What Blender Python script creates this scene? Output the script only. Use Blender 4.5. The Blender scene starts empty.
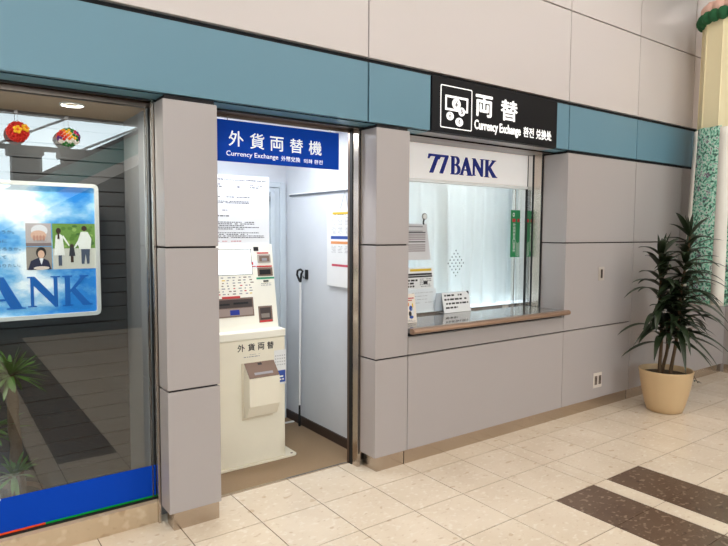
import bpy, bmesh, math, random
from mathutils import Vector, Matrix
random.seed(7)
C = bpy.context.scene
COL = C.collection
PI = math.pi

# ------------------------------------------------------------------ materials
def lin(c):
    return tuple(((v/255)/12.92 if v/255 <= .04045 else ((v/255+.055)/1.055)**2.4) for v in c)+(1,)

MATS = {}
def mat(name, rgb, rough=.5, metal=0., noise=None, bump=None, spec=.5, emit=0., coat=0., trans=0.):
    """plain procedural surface: base colour, a slight noise variation, an optional bump"""
    if name in MATS: return MATS[name]
    m = bpy.data.materials.new(name); m.use_nodes = True
    n = m.node_tree.nodes; l = m.node_tree.links
    b = n['Principled BSDF']
    b.inputs['Base Color'].default_value = lin(rgb)
    b.inputs['Roughness'].default_value = rough
    b.inputs['Metallic'].default_value = metal
    b.inputs['Specular IOR Level'].default_value = spec
    if coat: b.inputs['Coat Weight'].default_value = coat; b.inputs['Coat Roughness'].default_value = .1
    if emit:
        b.inputs['Emission Color'].default_value = lin(rgb); b.inputs['Emission Strength'].default_value = emit
    sc, amt = noise if noise else (6., .04)
    tc = n.new('ShaderNodeTexCoord'); nz = n.new('ShaderNodeTexNoise')
    nz.inputs['Scale'].default_value = sc; nz.inputs['Detail'].default_value = 4
    l.new(tc.outputs['Object'], nz.inputs['Vector'])
    mp = n.new('ShaderNodeMapRange'); mp.inputs['To Min'].default_value = 1-amt; mp.inputs['To Max'].default_value = 1+amt
    l.new(nz.outputs['Fac'], mp.inputs['Value'])
    mx = n.new('ShaderNodeVectorMath'); mx.operation = 'SCALE'
    mx.inputs[0].default_value = lin(rgb)[:3]; l.new(mp.outputs[0], mx.inputs['Scale'])
    l.new(mx.outputs[0], b.inputs['Base Color'])
    if bump:
        n2 = n.new('ShaderNodeTexNoise'); n2.inputs['Scale'].default_value = bump[0]
        l.new(tc.outputs['Object'], n2.inputs['Vector'])
        bp = n.new('ShaderNodeBump'); bp.inputs['Strength'].default_value = bump[1]; bp.inputs['Distance'].default_value = .01
        l.new(n2.outputs['Fac'], bp.inputs['Height']); l.new(bp.outputs[0], b.inputs['Normal'])
    if trans:
        out = n['Material Output']; t = n.new('ShaderNodeBsdfTranslucent'); t.inputs['Color'].default_value = lin(rgb)
        ms = n.new('ShaderNodeMixShader'); ms.inputs[0].default_value = trans
        l.new(b.outputs[0], ms.inputs[1]); l.new(t.outputs[0], ms.inputs[2]); l.new(ms.outputs[0], out.inputs['Surface'])
    MATS[name] = m
    return m

def glass_mat(name, tint=(255,255,255), ior=1.7):
    m = bpy.data.materials.new(name); m.use_nodes = True
    n = m.node_tree.nodes; l = m.node_tree.links
    n.remove(n['Principled BSDF']); out = n['Material Output']
    t = n.new('ShaderNodeBsdfTransparent'); t.inputs['Color'].default_value = lin(tint)
    g = n.new('ShaderNodeBsdfGlossy'); g.inputs['Roughness'].default_value = 0.0
    f = n.new('ShaderNodeFresnel'); f.inputs['IOR'].default_value = ior
    ms = n.new('ShaderNodeMixShader')
    # the pane's two faces reflect once, at the outer face; leaving faces just transmit
    ge = n.new('ShaderNodeNewGeometry'); iv = n.new('ShaderNodeMath'); iv.operation = 'SUBTRACT'; iv.inputs[0].default_value = 1
    mu = n.new('ShaderNodeMath'); mu.operation = 'MULTIPLY'
    l.new(ge.outputs['Backfacing'], iv.inputs[1]); l.new(f.outputs[0], mu.inputs[0]); l.new(iv.outputs[0], mu.inputs[1])
    l.new(mu.outputs[0], ms.inputs[0]); l.new(t.outputs[0], ms.inputs[1]); l.new(g.outputs[0], ms.inputs[2])
    l.new(ms.outputs[0], out.inputs['Surface'])
    return m

def nodes_mat(name, rough=.5):
    m = bpy.data.materials.new(name); m.use_nodes = True
    n = m.node_tree.nodes; l = m.node_tree.links
    b = n['Principled BSDF']; b.inputs['Roughness'].default_value = rough
    tc = n.new('ShaderNodeTexCoord')
    return m, n, l, b, tc

def ramp(n, stops, interp='LINEAR'):
    r = n.new('ShaderNodeValToRGB'); r.color_ramp.interpolation = interp
    e = r.color_ramp.elements
    while len(e) > 1: e.remove(e[-1])
    e[0].position = stops[0][0]; e[0].color = lin(stops[0][1])
    for p, c in stops[1:]:
        q = e.new(p); q.color = lin(c)
    return r

def stone_mat(name, base, patch, light, dark, scale, rough):
    """polished shell limestone: soft cloud, scattered pale and brown fragments"""
    m, n, l, b, tc = nodes_mat(name, rough)
    nz = n.new('ShaderNodeTexNoise'); nz.inputs['Scale'].default_value = 2.3; nz.inputs['Detail'].default_value = 3
    l.new(tc.outputs['Object'], nz.inputs['Vector'])
    r1 = ramp(n, [(.3, base), (.7, patch)]); l.new(nz.outputs['Fac'], r1.inputs[0])
    prev = r1
    for sc, col, lo, hi, fac in ((scale, light, .58, .70, .5), (scale*.5, dark, .68, .72, .5), (scale*1.6, dark, .64, .76, .35)):
        q = n.new('ShaderNodeTexNoise'); q.inputs['Scale'].default_value = sc; q.inputs['Detail'].default_value = 1.5
        mpn = n.new('ShaderNodeMapping'); mpn.inputs['Location'].default_value = (sc, sc*.7, sc*.3); mpn.inputs['Scale'].default_value = (1, 1.6, 1)
        mpn.inputs['Rotation'].default_value = (0, 0, sc)
        l.new(tc.outputs['Object'], mpn.inputs[0]); l.new(mpn.outputs[0], q.inputs['Vector'])
        mr = n.new('ShaderNodeMapRange'); mr.inputs['From Min'].default_value = lo; mr.inputs['From Max'].default_value = hi
        mr.inputs['To Max'].default_value = fac
        l.new(q.outputs['Fac'], mr.inputs['Value'])
        mx = n.new('ShaderNodeMix'); mx.data_type = 'RGBA'
        l.new(mr.outputs[0], mx.inputs['Factor']); l.new(prev.outputs[0] if prev is r1 else prev.outputs['Result'], mx.inputs['A'])
        mx.inputs['B'].default_value = lin(col); prev = mx
    l.new(prev.outputs['Result'], b.inputs['Base Color'])
    return m

PANEL   = mat('grey_beige_panel', (174,166,164), .42, noise=(1.2,.02), bump=(320,.03))
PANELUP = mat('pale_upper_panel', (206,197,194), .34, noise=(.8,.02), bump=(320,.02))
TEAL    = mat('teal_metal_panel', (102,140,157), .38, noise=(1.,.03), bump=(320,.03))
TEALUND = mat('teal_metal_underside', (92,135,150), .45)
GAP     = mat('dark_joint', (26,24,26), .8)
STEEL   = mat('brushed_stainless', (196,184,172), .24, metal=1., noise=(3.,.1))
CHROME  = mat('polished_chrome', (215,212,208), .08, metal=1.)
BRONZE  = mat('bronze_metal', (120,104,94), .3, metal=1.)
BLACK   = mat('black_rubber', (14,14,15), .6)
SIGNBLK = mat('black_sign_face', (10,10,15), .5, spec=.25)
LITWHITE= mat('lit_white_lettering', (250,250,250), .5, emit=.35)
WHITE   = mat('white_paint', (240,240,238), .5)
BLUE    = mat('royal_blue_sign', (0,68,182), .5, spec=.15)
NAVY    = mat('navy_lettering', (10,38,138), .4)
BOOTHW  = mat('cool_white_booth_wall', (214,217,222), .5, bump=(400,.04))
BOOTHD  = mat('grey_white_door', (198,206,212), .4)
SKIRT   = mat('dark_brown_skirting', (58,44,38), .5)
CARPET  = mat('brown_carpet', (150,126,98), .95, noise=(180,.18), bump=(500,.4))
CREAM   = mat('cream_machine_shell', (238,230,210), .45)
CREAM2  = mat('pale_cream_shell', (242,237,222), .45)
TRAYBR  = mat('brown_plastic', (122,98,84), .35)
DKBROWN = mat('dark_slot', (62,48,44), .4)
INK     = mat('printed_black_ink', (42,40,42), .6)
GREYINK = mat('printed_grey_ink', (150,148,150), .6)
PAPER   = mat('white_paper', (232,232,231), .7)
REDINK  = mat('printed_red', (190,52,52), .5)
GREENINK= mat('printed_green', (40,150,110), .5)
YELINK  = mat('printed_yellow', (226,190,50), .5)
ORINK   = mat('printed_orange', (226,150,90), .5)
BLUEINK = mat('printed_blue', (44,78,160), .5)
PINKINK = mat('printed_crimson', (196,70,90), .5)
GREENSGN= mat('green_sign', (10,128,72), .45)
FILMBLUE= mat('blue_window_film', (0,66,182), .5, spec=.12)
FILMGRN = mat('green_window_film', (6,150,56), .5, spec=.12)
FILMRED = mat('red_orange_window_film', (240,80,34), .5, spec=.12)
DISPDARK= mat('dark_grey_slats', (66,66,68), .5, noise=(5.,.08))
DISPSIDE= mat('grey_display_side', (128,128,130), .5)
DISPCEIL= mat('beige_display_ceiling', (188,160,132), .8)
DISPFLR = mat('display_floor', (90,88,84), .4)
CURTAIN = mat('white_curtain', (236,239,238), .8, trans=.45, noise=(3.,.02))
NOSING  = mat('brown_bronze_nosing', (164,136,116), .3, metal=.55, noise=(2.,.1))
WORKTOP = mat('grey_polished_stone', (120,118,116), .08, spec=.8, noise=(30,.1))
LEAF    = mat('dark_green_leaf', (34,48,27), .4, noise=(9.,.35))
LEAF2   = mat('yucca_leaf', (70,110,40), .45, noise=(14.,.3))
BARK    = mat('brown_bark', (92,72,50), .85, noise=(40.,.3), bump=(60,.6))
SOIL    = mat('dark_soil', (66,54,34), .95, noise=(60,.4), bump=(90,.8))
POT     = mat('tan_glazed_pot', (210,180,138), .45, noise=(4.,.05), bump=(200,.03))
GLASS   = glass_mat('clear_glass')
GLASSD  = glass_mat('display_glass', (236,240,240), 2.2)
FLOORB  = stone_mat('beige_limestone_tile', (230,216,196), (218,202,180), (238,230,216), (188,160,130), 24, .15)
FLOORD  = stone_mat('brown_stone_tile', (112,92,76), (96,76,62), (164,142,120), (62,48,40), 24, .2)
GROUT   = mat('brown_grout', (98,76,58), .9)
KICK    = stone_mat('beige_stone_kick', (206,182,152), (190,164,132), (222,204,178), (160,130,100), 16, .3)
CEIL    = mat('pale_concourse_ceiling', (222,212,200), .8)
BACKWALL= mat('concourse_back_wall', (150,138,128), .7)
PIERDK  = mat('dark_brown_pier', (48,38,32), .7, noise=(20,.2))
FRAMEDK = mat('dark_window_frame', (40,44,50), .5)
WHITEMET= mat('white_metal', (230,234,236), .4)
TEALGL  = mat('teal_balustrade_panel', (120,190,190), .2)

# ------------------------------------------------------------------ mesh collector
class MB:
    def __init__(s): s.v=[]; s.f=[]; s.m=[]; s.mats=[]; s.sm=[]
    def mi(s, m):
        if m not in s.mats: s.mats.append(m)
        return s.mats.index(m)
    def add(s, vs, fs, m, smooth=False):
        o=len(s.v); s.v += [tuple(v) for v in vs]; k=s.mi(m)
        for f in fs: s.f.append([i+o for i in f]); s.m.append(k); s.sm.append(smooth)
        return s
    def box(s, x0,x1,y0,y1,z0,z1, m):
        vs=[(x,y,z) for x in (x0,x1) for y in (y0,y1) for z in (z0,z1)]
        return s.add(vs, [(0,1,3,2),(4,6,7,5),(0,4,5,1),(2,3,7,6),(0,2,6,4),(1,5,7,3)], m)
    def bbox(s, x0,x1,y0,y1,z0,z1, m, r=.004):
        """box with chamfered edges"""
        bm=bmesh.new(); bmesh.ops.create_cube(bm,size=1)
        for v in bm.verts:
            v.co=Vector(((x0+x1)/2+v.co.x*(x1-x0),(y0+y1)/2+v.co.y*(y1-y0),(z0+z1)/2+v.co.z*(z1-z0)))
        bmesh.ops.bevel(bm,geom=list(bm.edges),offset=r,segments=2,affect='EDGES',profile=.5)
        return s.bm(bm,m)
    def bm(s,bm,m,smooth=False):
        bm.verts.index_update()
        s.add([v.co[:] for v in bm.verts],[[v.index for v in f.verts] for f in bm.faces],m,smooth); bm.free(); return s
    def prism(s, poly, a0, a1, m, fn):
        """extrude a 2-D outline between a0 and a1; fn(u,v,a) -> xyz"""
        n=len(poly); vs=[fn(u,v,a0) for u,v in poly]+[fn(u,v,a1) for u,v in poly]
        fs=[tuple(range(n))[::-1],tuple(range(n,2*n))]+[(i,(i+1)%n,n+(i+1)%n,n+i) for i in range(n)]
        return s.add(vs,fs,m)
    def tube(s, pts, r, m, seg=8, cap=True):
        pts=[Vector(p) for p in pts]; rs=r if isinstance(r,(list,tuple)) else [r]*len(pts)
        vs=[];fs=[]; up=None
        for i,p in enumerate(pts):
            d=(pts[min(i+1,len(pts)-1)]-pts[max(i-1,0)]).normalized()
            if up is None: up=d.orthogonal().normalized()
            up=(up-d*up.dot(d)).normalized(); w=d.cross(up)
            for k in range(seg):
                a=2*PI*k/seg; vs.append(p+(up*math.cos(a)+w*math.sin(a))*rs[i])
        for i in range(len(pts)-1):
            for k in range(seg): fs.append((i*seg+k,i*seg+(k+1)%seg,(i+1)*seg+(k+1)%seg,(i+1)*seg+k))
        s.add(vs,fs,m,True)
        if cap: s.add([vs[k] for k in range(seg)],[tuple(range(seg))[::-1]],m); s.add(vs[-seg:],[tuple(range(seg))],m)
        return s
    def lathe(s, prof, c, m, seg=40, smooth=True):
        vs=[];fs=[];n=len(prof)
        for r,z in prof:
            for k in range(seg):
                a=2*PI*k/seg; vs.append((c[0]+r*math.cos(a),c[1]+r*math.sin(a),c[2]+z))
        for i in range(n-1):
            for k in range(seg): fs.append((i*seg+k,i*seg+(k+1)%seg,(i+1)*seg+(k+1)%seg,(i+1)*seg+k))
        return s.add(vs,fs,m,smooth)
    def ball(s, c, r, m, sub=2, sc=(1,1,1)):
        bm=bmesh.new(); bmesh.ops.create_icosphere(bm,subdivisions=sub,radius=r)
        for v in bm.verts: v.co=Vector((c[0]+v.co.x*sc[0],c[1]+v.co.y*sc[1],c[2]+v.co.z*sc[2]))
        return s.bm(bm,m,True)
    def build(s, name, parent=None):
        me=bpy.data.meshes.new(name); me.from_pydata(s.v,[],s.f)
        for m in s.mats: me.materials.append(m)
        me.polygons.foreach_set('material_index',s.m); me.polygons.foreach_set('use_smooth',s.sm)
        bm=bmesh.new(); bm.from_mesh(me); bmesh.ops.recalc_face_normals(bm,faces=bm.faces); bm.to_mesh(me); bm.free()
        me.update()
        o=bpy.data.objects.new(name,me); COL.objects.link(o)
        if parent:
            o.parent=parent; o.matrix_parent_inverse=Matrix.Translation(-parent.location)
        return o

def tag(o,label=None,cat=None,group=None,kind=None):
    if label: o['label']=label
    if cat: o['category']=cat
    if group: o['group']=group
    if kind: o['kind']=kind
    return o
def thing(name,label,cat,loc=(0,0,0),group=None):
    o=bpy.data.objects.new(name,None); o.empty_display_size=.1; o.location=loc; COL.objects.link(o)
    return tag(o,label,cat,group)
def struct(mb,name,parent=None): 
    o=mb.build(name,parent)
    if parent is None: o['kind']='structure'
    return o

# flat outlines (letters and drawn shapes) ------------------------------------
def curve_to_tris(cu):
    o=bpy.data.objects.new('t',cu); COL.objects.link(o)
    dg=bpy.context.evaluated_depsgraph_get(); me=bpy.data.meshes.new_from_object(o.evaluated_get(dg))
    vs=[v.co[:] for v in me.vertices]; fs=[list(p.vertices) for p in me.polygons]
    bpy.data.objects.remove(o); bpy.data.meshes.remove(me); bpy.data.curves.remove(cu)
    return vs,fs
def text_geo(body,bold=0.,depth=.05):
    cu=bpy.data.curves.new('t','FONT'); cu.body=body; cu.size=1; cu.extrude=depth; cu.offset=bold; cu.resolution_u=4
    return curve_to_tris(cu)
def loops_geo(loops,depth=.05):
    cu=bpy.data.curves.new('t','CURVE'); cu.dimensions='2D'; cu.fill_mode='BOTH'; cu.extrude=depth
    for lp in loops:
        sp=cu.splines.new('POLY'); sp.points.add(len(lp)-1)
        for p,(x,y) in zip(sp.points,lp): p.co=(x,y,0,1)
        sp.use_cyclic_u=True
    return curve_to_tris(cu)
def boldfit(mb,body,b,u0,u1,v0,v1,m,fn,th=.002):
    g=text_geo(body); r=b*(v1-v0)
    for i,(du,dv) in enumerate(((-r,0),(r,0),(0,r),(0,-r),(0,0))):
        fit(mb,g,u0+r+du,u1-r+du,v0+r+dv,v1-r+dv,m,fn,th+i*.00004)
def fit(mb,geo,u0,u1,v0,v1,m,fn,th=.002):
    """scale the flat outline into the rectangle u0..u1, v0..v1; fn(u,v,w) -> xyz, w = 0..th above the surface"""
    vs,fs=geo
    if not vs: return
    xs=[v[0] for v in vs]; ys=[v[1] for v in vs]; zs=[v[2] for v in vs]
    ax,bx,ay,by,az,bz=min(xs),max(xs),min(ys),max(ys),min(zs),max(zs)
    out=[fn(u0+(x-ax)/(bx-ax)*(u1-u0), v0+(y-ay)/(by-ay)*(v1-v0), (z-az)/max(bz-az,1e-6)*th) for x,y,z in vs]
    mb.add(out,fs,m)
def wallfn(y):            # a sheet facing the concourse (towards -Y)
    return lambda u,v,w:(u,y-w,v)
def ell(cx,cy,rx,ry,n=28): return [(cx+rx*math.cos(2*PI*k/n),cy+ry*math.sin(2*PI*k/n)) for k in range(n)]
def rrect(x0,x1,y0,y1,r,n=5):
    p=[]
    for cx,cy,a in ((x1-r,y1-r,0),(x0+r,y1-r,1),(x0+r,y0+r,2),(x1-r,y0+r,3)):
        for k in range(n+1): t=(a+k/n)*PI/2; p.append((cx+r*math.cos(t),cy+r*math.sin(t)))
    return p
def scribble(mb,u0,u1,v0,v1,rows,m,fn,fill=.5,hmin=.5,seed=1,th=.001):
    """rows of illegibly small printing as short dashes"""
    rd=random.Random(seed); dv=(v1-v0)/rows
    for r in range(rows):
        v=v1-(r+.5)*dv; u=u0; end=u1-(u1-u0)*rd.choice((0,0,.1,.3))
        while u<end:
            w=rd.uniform(.3,1.4)*dv*1.3; w=min(w,end-u)
            if w>dv*.15 and rd.random()<.88: mb.add([fn(u,v-dv*fill/2,th),fn(u+w,v-dv*fill/2,th),fn(u+w,v+dv*fill/2,th),fn(u,v+dv*fill/2,th)],[(0,1,2,3)],m)
            u+=w+dv*.35
def sheet(mb,u0,u1,v0,v1,m,fn,w0,w1):
    vs=[fn(u,v,w) for u in (u0,u1) for v in (v0,v1) for w in (w0,w1)]
    mb.add(vs,[(0,1,3,2),(4,6,7,5),(0,4,5,1),(2,3,7,6),(0,2,6,4),(1,5,7,3)],m)

def arc(cx,cy,rx,ry,a0,a1,n=10): return [(cx+rx*math.cos(math.radians(a0+(a1-a0)*k/n)),cy+ry*math.sin(math.radians(a0+(a1-a0)*k/n))) for k in range(n+1)]
SEVEN=[[(0,.74),(.04,.74),(.10,.86),(.16,.88),(.46,.88),(.10,0),(.28,0),(.64,.92),(.64,1),(.05,1)]]
B_=[[(0,0),(.36,0)]+arc(.36,.28,.26,.28,-90,75)+arc(.33,.76,.22,.24,-60,90)+[(0,1),(0,.96),(.06,.95),(.06,.05),(0,.04)],
    [(.21,.07)]+arc(.33,.28,.14,.21,-90,90)+[(.21,.49)], [(.21,.56)]+arc(.31,.75,.11,.18,-90,90)+[(.21,.93)]]
A_=[[(0,0),(.27,0),(.27,.04),(.20,.05),(.27,.27),(.55,.27),(.63,.05),(.56,.04),(.56,0),(.94,0),(.94,.04),(.87,.05),(.52,1.02),(.44,1.02),(.08,.05),(0,.04)],[(.30,.34),(.53,.34),(.415,.70)]]
N_=[[(0,0),(.24,0),(.24,.04),(.17,.05),(.17,.70),(.74,-.03),(.82,-.03),(.82,.95),(.90,.96),(.90,1),(.63,1),(.63,.96),(.71,.95),(.71,.34),(.20,1),(0,1),(0,.96),(.08,.95),(.08,.05),(0,.04)]]
K_=[[(0,0),(.34,0),(.34,.04),(.25,.05),(.25,.44),(.29,.47),(.66,0),(.98,0),(.98,.04),(.88,.07),(.43,.58),(.76,.93),(.86,.96),(.86,1),(.56,1),(.56,.96),(.60,.93),(.27,.55),(.25,.55),(.25,.95),(.32,.96),(.32,1),(0,1),(0,.96),(.08,.95),(.08,.05),(0,.04)]]

# ------------------------------------------------------------------ camera
def camera():
    f,yaw,pit,rol=594.12,0.62835,-0.06897,0.00494
    d=Vector((math.sin(yaw)*math.cos(pit),math.cos(yaw)*math.cos(pit),math.sin(pit)))
    r=d.cross(Vector((0,0,1))).normalized(); u=r.cross(d)
    r2=r*math.cos(rol)+u*math.sin(rol); u2=-r*math.sin(rol)+u*math.cos(rol)
    M=Matrix(((r2.x,u2.x,-d.x,-2.2611),(r2.y,u2.y,-d.y,-2.9850),(r2.z,u2.z,-d.z,1.6497),(0,0,0,1)))
    cd=bpy.data.cameras.new('camera'); cd.sensor_width=36; cd.sensor_fit='HORIZONTAL'; cd.lens=f/728*36; cd.clip_start=.02
    o=bpy.data.objects.new('camera',cd); COL.objects.link(o); o.matrix_world=M; C.camera=o
camera()

# ================================================================== SETTING
FY=.168                                  # face of the panelled front
# floor tiles: 0.4 m, with a 0.148 m strip every seven tiles and a brown double row
def tile_edges():
    e=[]; x=1.348+2.948*3
    lo=-6.5
    xs=[]
    base=1.2
    for per in range(-3,4):
        s0=base+per*2.948                 # strip start
        xs+= [s0-.4*k for k in range(6,-1,-1)]
        xs.append(s0+.148)
    return sorted(x for x in xs if -7<x<9.1)
mb=MB(); mb.box(-7,9,-8.2,.46,-.05,-.003,GROUT); struct(mb,'floor_grout_bed')
mb=MB(); xs=tile_edges(); g=.0026
ys=[-8.0+.4*k for k in range(21)]+[.44]
for i in range(len(xs)-1):
    for j in range(len(ys)-1):
        x0,x1,y0,y1=xs[i],xs[i+1],ys[j],ys[j+1]
        mid=(x0+x1)/2
        strip=x1-x0<.2
        rel=(mid-.8+2.948*5)%2.948
        brown=(not strip) and y1<-.79 and rel<.96
        mb.box(x0+g,x1-g,y0+g,y1-g,-.02,0,FLOORD if brown else FLOORB)
struct(mb,'floor')
# upper wall of pale panels
mb=MB(); mb.box(-7,9,.2,.30,2.36,5.2,GAP)
ux=[-7,-4.2,-2.07,.059,2.19,3.28,4.35,5.42,6.5,7.6,9]; uz=[2.768,3.526,4.36,5.2]
for i in range(len(ux)-1):
    for k in range(len(uz)-1):
        mb.bbox(ux[i]+.004,ux[i+1]-.004,FY,.205,uz[k]+.005,uz[k+1]-.005,PANELUP,.003)
struct(mb,'wall_front')
# teal band
mb=MB()
for x0,x1 in ((-7,-4.2),(-4.2,-2.07),(-2.07,.055),(.063,.600),(2.022,2.196),(2.204,3.276),(3.284,4.35),(4.355,5.42),(5.43,6.5),(6.51,9)):
    mb.bbox(x0+.002,x1-.002,FY,.20,2.365,2.742,TEAL,.003)
mb.box(-7,.60,.20,.33,2.358,2.372,TEALUND); mb.box(.60,2.022,.20,.33,2.358,2.372,mat('grey_underside',(150,146,146),.35)); mb.box(2.022,2.25,.20,.33,2.358,2.372,TEALUND)
mb.box(-7,2.25,.33,.345,2.348,2.372,BLACK); mb.box(-7,2.25,.345,.44,2.352,2.372,BRONZE); 
struct(mb,'trim_1')
# left and right piers
def pier(name,x0,x1,back):
    mb=MB(); mb.box(x0+.012,x1-.012,FY+.012,back,.104,2.36,GAP)
    for z0,z1 in ((.105,.779),(.789,1.557),(1.567,2.338)):
        mb.bbox(x0,x1,FY,back,z0,z1,PANEL,.004)
    mb.box(x0+.03,x1-.006,FY+.022,back-.005,0,.104,STEEL)
    struct(mb,name)
pier('wall_pier_left',-1.268,-.971,.31)
pier('wall_pier_right',.128,.413,.36)
# counter wall under the window
mb=MB(); mb.box(.41,2.2,.192,.64,.103,.93,GAP)
mb.bbox(.419,2.196,FY,.195,.105,.779,PANEL,.003); mb.bbox(.419,2.196,FY,.195,.789,.915,PANEL,.003)
struct(mb,'wall_counter')
# right-hand wall
mb=MB(); mb.box(2.215,5.33,.192,.66,.103,2.36,GAP)
for x0,x1,zs in ((2.2,3.276,((.105,.779),(.789,1.557),(1.567,2.338))),(3.284,4.176,((.105,1.557),(1.567,2.338))),(4.184,5.34,((.105,1.557),(1.567,2.338)))):
    for z0,z1 in zs: mb.bbox(x0,x1,FY,.43 if x0<2.3 else .2,z0,z1,PANEL,.003)
struct(mb,'wall_front_right')
mb=MB(); mb.box(.40,3.272,.19,.23,0,.103,STEEL); mb.box(3.28,5.34,.19,.23,0,.103,STEEL); struct(mb,'baseboard_front')
# side return at the far right, far walls and ceiling of the concourse
mb=MB(); mb.box(5.34,9,-1.2,.66,0,2.36,PANEL); mb.box(5.325,5.34,-1.2,.15,0,.1,STEEL); struct(mb,'wall_right_return')
mb=MB(); mb.box(9,9.2,-8.2,.3,0,5.2,BACKWALL); struct(mb,'wall_right')
mb=MB(); mb.box(-7.2,-7,-8.2,.4,0,5.2,BACKWALL); struct(mb,'wall_left')
LAMPS=[(x,y) for y in (-1.5,-3.9,-6.3) for x in (-4.6,-2.2,.2,2.6,5.0,7.4)]
mb=MB(); mb.box(-7.2,9.2,-8.3,.3,5.2,5.3,CEIL)
for x,y in LAMPS: mb.lathe([(.19,-.002),(.19,-.03),(.165,-.03),(.165,-.004)],(x,y,5.2),WHITE,24)
struct(mb,'ceiling')
# the concourse side opposite: glazed wall with a transom, dark piers and a low wall
mb=MB(); mb.box(-7,9,-8.3,-8.1,0,1.0,BACKWALL); mb.box(-7,9,-8.3,-8.1,3.66,5.2,BACKWALL); mb.box(4.6,9,-8.3,-8.1,1.0,3.66,BACKWALL)
struct(mb,'wall_back')
mb=MB()
mb.box(-7,4.6,-8.12,-8.0,3.03,3.11,FRAMEDK)
for x in (-6.2,-5.0,-3.8,-2.6,2.2,3.4): mb.box(x-.03,x+.03,-8.12,-8.02,1.0,3.66,FRAMEDK)
for x in (-1.62,-.66,.34,1.0): mb.box(x-.012,x+.012,-8.11,-8.05,1.0,3.05,FRAMEDK)
for k in range(-4,4): mb.tube([(k*1.3,-8.06,3.11),(k*1.3+1.1,-8.06,3.66)],.022,WHITEMET,6)
for z in (1.8,2.45): mb.box(-7,4.6,-8.11,-8.05,z-.025,z+.025,FRAMEDK)
fr=struct(mb,'window_3')
mb=MB()
for x0,x1 in ((-1.15,-.74),(-.38,.08)):
    mb.box(x0,x1,-7.95,-7.6,0,2.98,PIERDK); mb.bbox(x0-.06,x1+.06,-7.99,-7.54,2.9,3.04,PIERDK,.02)
struct(mb,'trim_2')

# ------------------------------------------------------------------ display window on the left
mb=MB()
mb.box(-7,-1.272,.345,.43,0,.118,KICK)
struct(mb,'baseboard_left')
mb=MB(); mb.box(-7,-1.25,1.0,1.06,0,2.5,GAP)
z=0.
while z<2.5:
    mb.bbox(-7,-1.25,.985,1.01,z+.003,z+.087,DISPDARK,.002); z+=.09
struct(mb,'wall_display_back')
mb=MB(); mb.box(-1.258,-1.2,.42,1.06,0,2.5,DISPSIDE); struct(mb,'wall_display_side')
mb=MB(); mb.box(-7,-1.2,.43,1.06,2.335,2.36,DISPCEIL)
mb.lathe([(.062,-.004),(.062,-.012),(.052,-.012),(.05,.0)],(-1.62,.6,2.337),WHITE,28)
co=struct(mb,'ceiling_display')
mb=MB(); mb.box(-7,-1.26,.40,1.0,-.02,.0,DISPFLR); struct(mb,'floor_display')
mb=MB()
mb.box(-1.281,-1.267,.322,.345,0,2.36,STEEL); mb.box(-1.272,-1.258,.345,.42,.1,2.36,BLACK); mb.box(-1.292,-1.286,.392,.42,.118,2.34,STEEL)
mb.box(-7,-1.27,.385,.43,2.325,2.35,BRONZE); mb.box(-7,-1.272,.385,.425,.118,.128,BLACK)
w1=struct(mb,'window_1')
mb=MB(); mb.box(-7,-1.272,.400,.408,.125,2.33,GLASSD); mb.build('glass_pane',w1)
mb=MB(); f_=wallfn(.3995)
sheet(mb,-5,-1.272,.139,.314,FILMBLUE,f_,0,.0012)
sheet(mb,-1.838,-1.272,.119,.139,FILMGRN,f_,0,.0012); sheet(mb,-5,-1.838,.119,.139,FILMRED,f_,0,.0012)
mb.prism([(-2.5,.314),(-2.03,.314),(-2.055,.265),(-2.5,.265)],.3983,.397,WHITE,lambda u,v,a:(u,a,v))
tag(mb.build('window_film',w1),'blue window film with a green and orange stripe along its foot')

# ------------------------------------------------------------------ booth
BX=.245; BB=1.62
mb=MB(); mb.box(-1.02,.30,.445,1.7,-.02,.004,CARPET); struct(mb,'floor_booth')
mb=MB(); mb.box(-.968,.125,.428,.447,-.01,.007,STEEL); struct(mb,'trim_3')
mb=MB(); mb.box(BX,.30,.46,1.7,0,2.42,BOOTHW); struct(mb,'wall_booth_right')
mb=MB(); mb.box(-1.1,BX,BB,1.7,0,2.42,BOOTHW); struct(mb,'wall_booth_back')
mb=MB(); mb.box(-1.1,-1.03,.40,1.7,0,2.42,BOOTHW); struct(mb,'wall_booth_left')
mb=MB(); mb.box(-1.1,.30,.44,1.7,2.40,2.46,WHITE); struct(mb,'ceiling_booth')
mb=MB(); mb.box(BX-.014,BX,.46,BB,.004,.078,SKIRT); struct(mb,'baseboard_right')
mb=MB(); mb.box(.215,BX-.014,BB-.014,BB,.004,.078,SKIRT); struct(mb,'baseboard_back')
mb=MB()
mb.box(.10,.128,.335,.36,0,2.352,STEEL); mb.box(.108,.120,.3345,.345,.09,2.34,BLACK); mb.box(.10,.128,.36,.40,0,2.352,STEEL)
mb.box(.094,.10,.40,.43,0.,2.352,BLACK); mb.box(.10,.245,.43,.462,0,2.40,BRONZE); mb.box(-.972,-.958,.33,.44,0,2.352,STEEL)
mb.box(-.972,.12,.43,.445,2.33,2.40,BRONZE)
struct(mb,'trim_4')
# back door with stepped casing
mb=MB(); 
for x0,x1,y,z1 in ((.170,.222,BB-.03,2.07),(.118,.170,BB-.018,2.025),(.075,.118,BB-.04,1.985)):
    mb.bbox(x0,x1,y,BB,.004,z1,BOOTHD,.004)
mb.bbox(-.85,.170,BB-.03,BB,2.025,2.07,BOOTHD,.004); mb.bbox(-.85,.118,BB-.018,BB,1.985,2.025,BOOTHD,.004)
d=struct(mb,'door_1')
mb=MB(); mb.box(-.80,.075,BB-.012,BB,.006,1.985,BOOTHD); mb.build('door_leaf',d)
mb=MB(); mb.bbox(-.2,.055,BB-.075,BB-.012,1.90,1.95,mat('grey_closer',(120,128,136),.4),.008); mb.build('door_closer',d)

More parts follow.
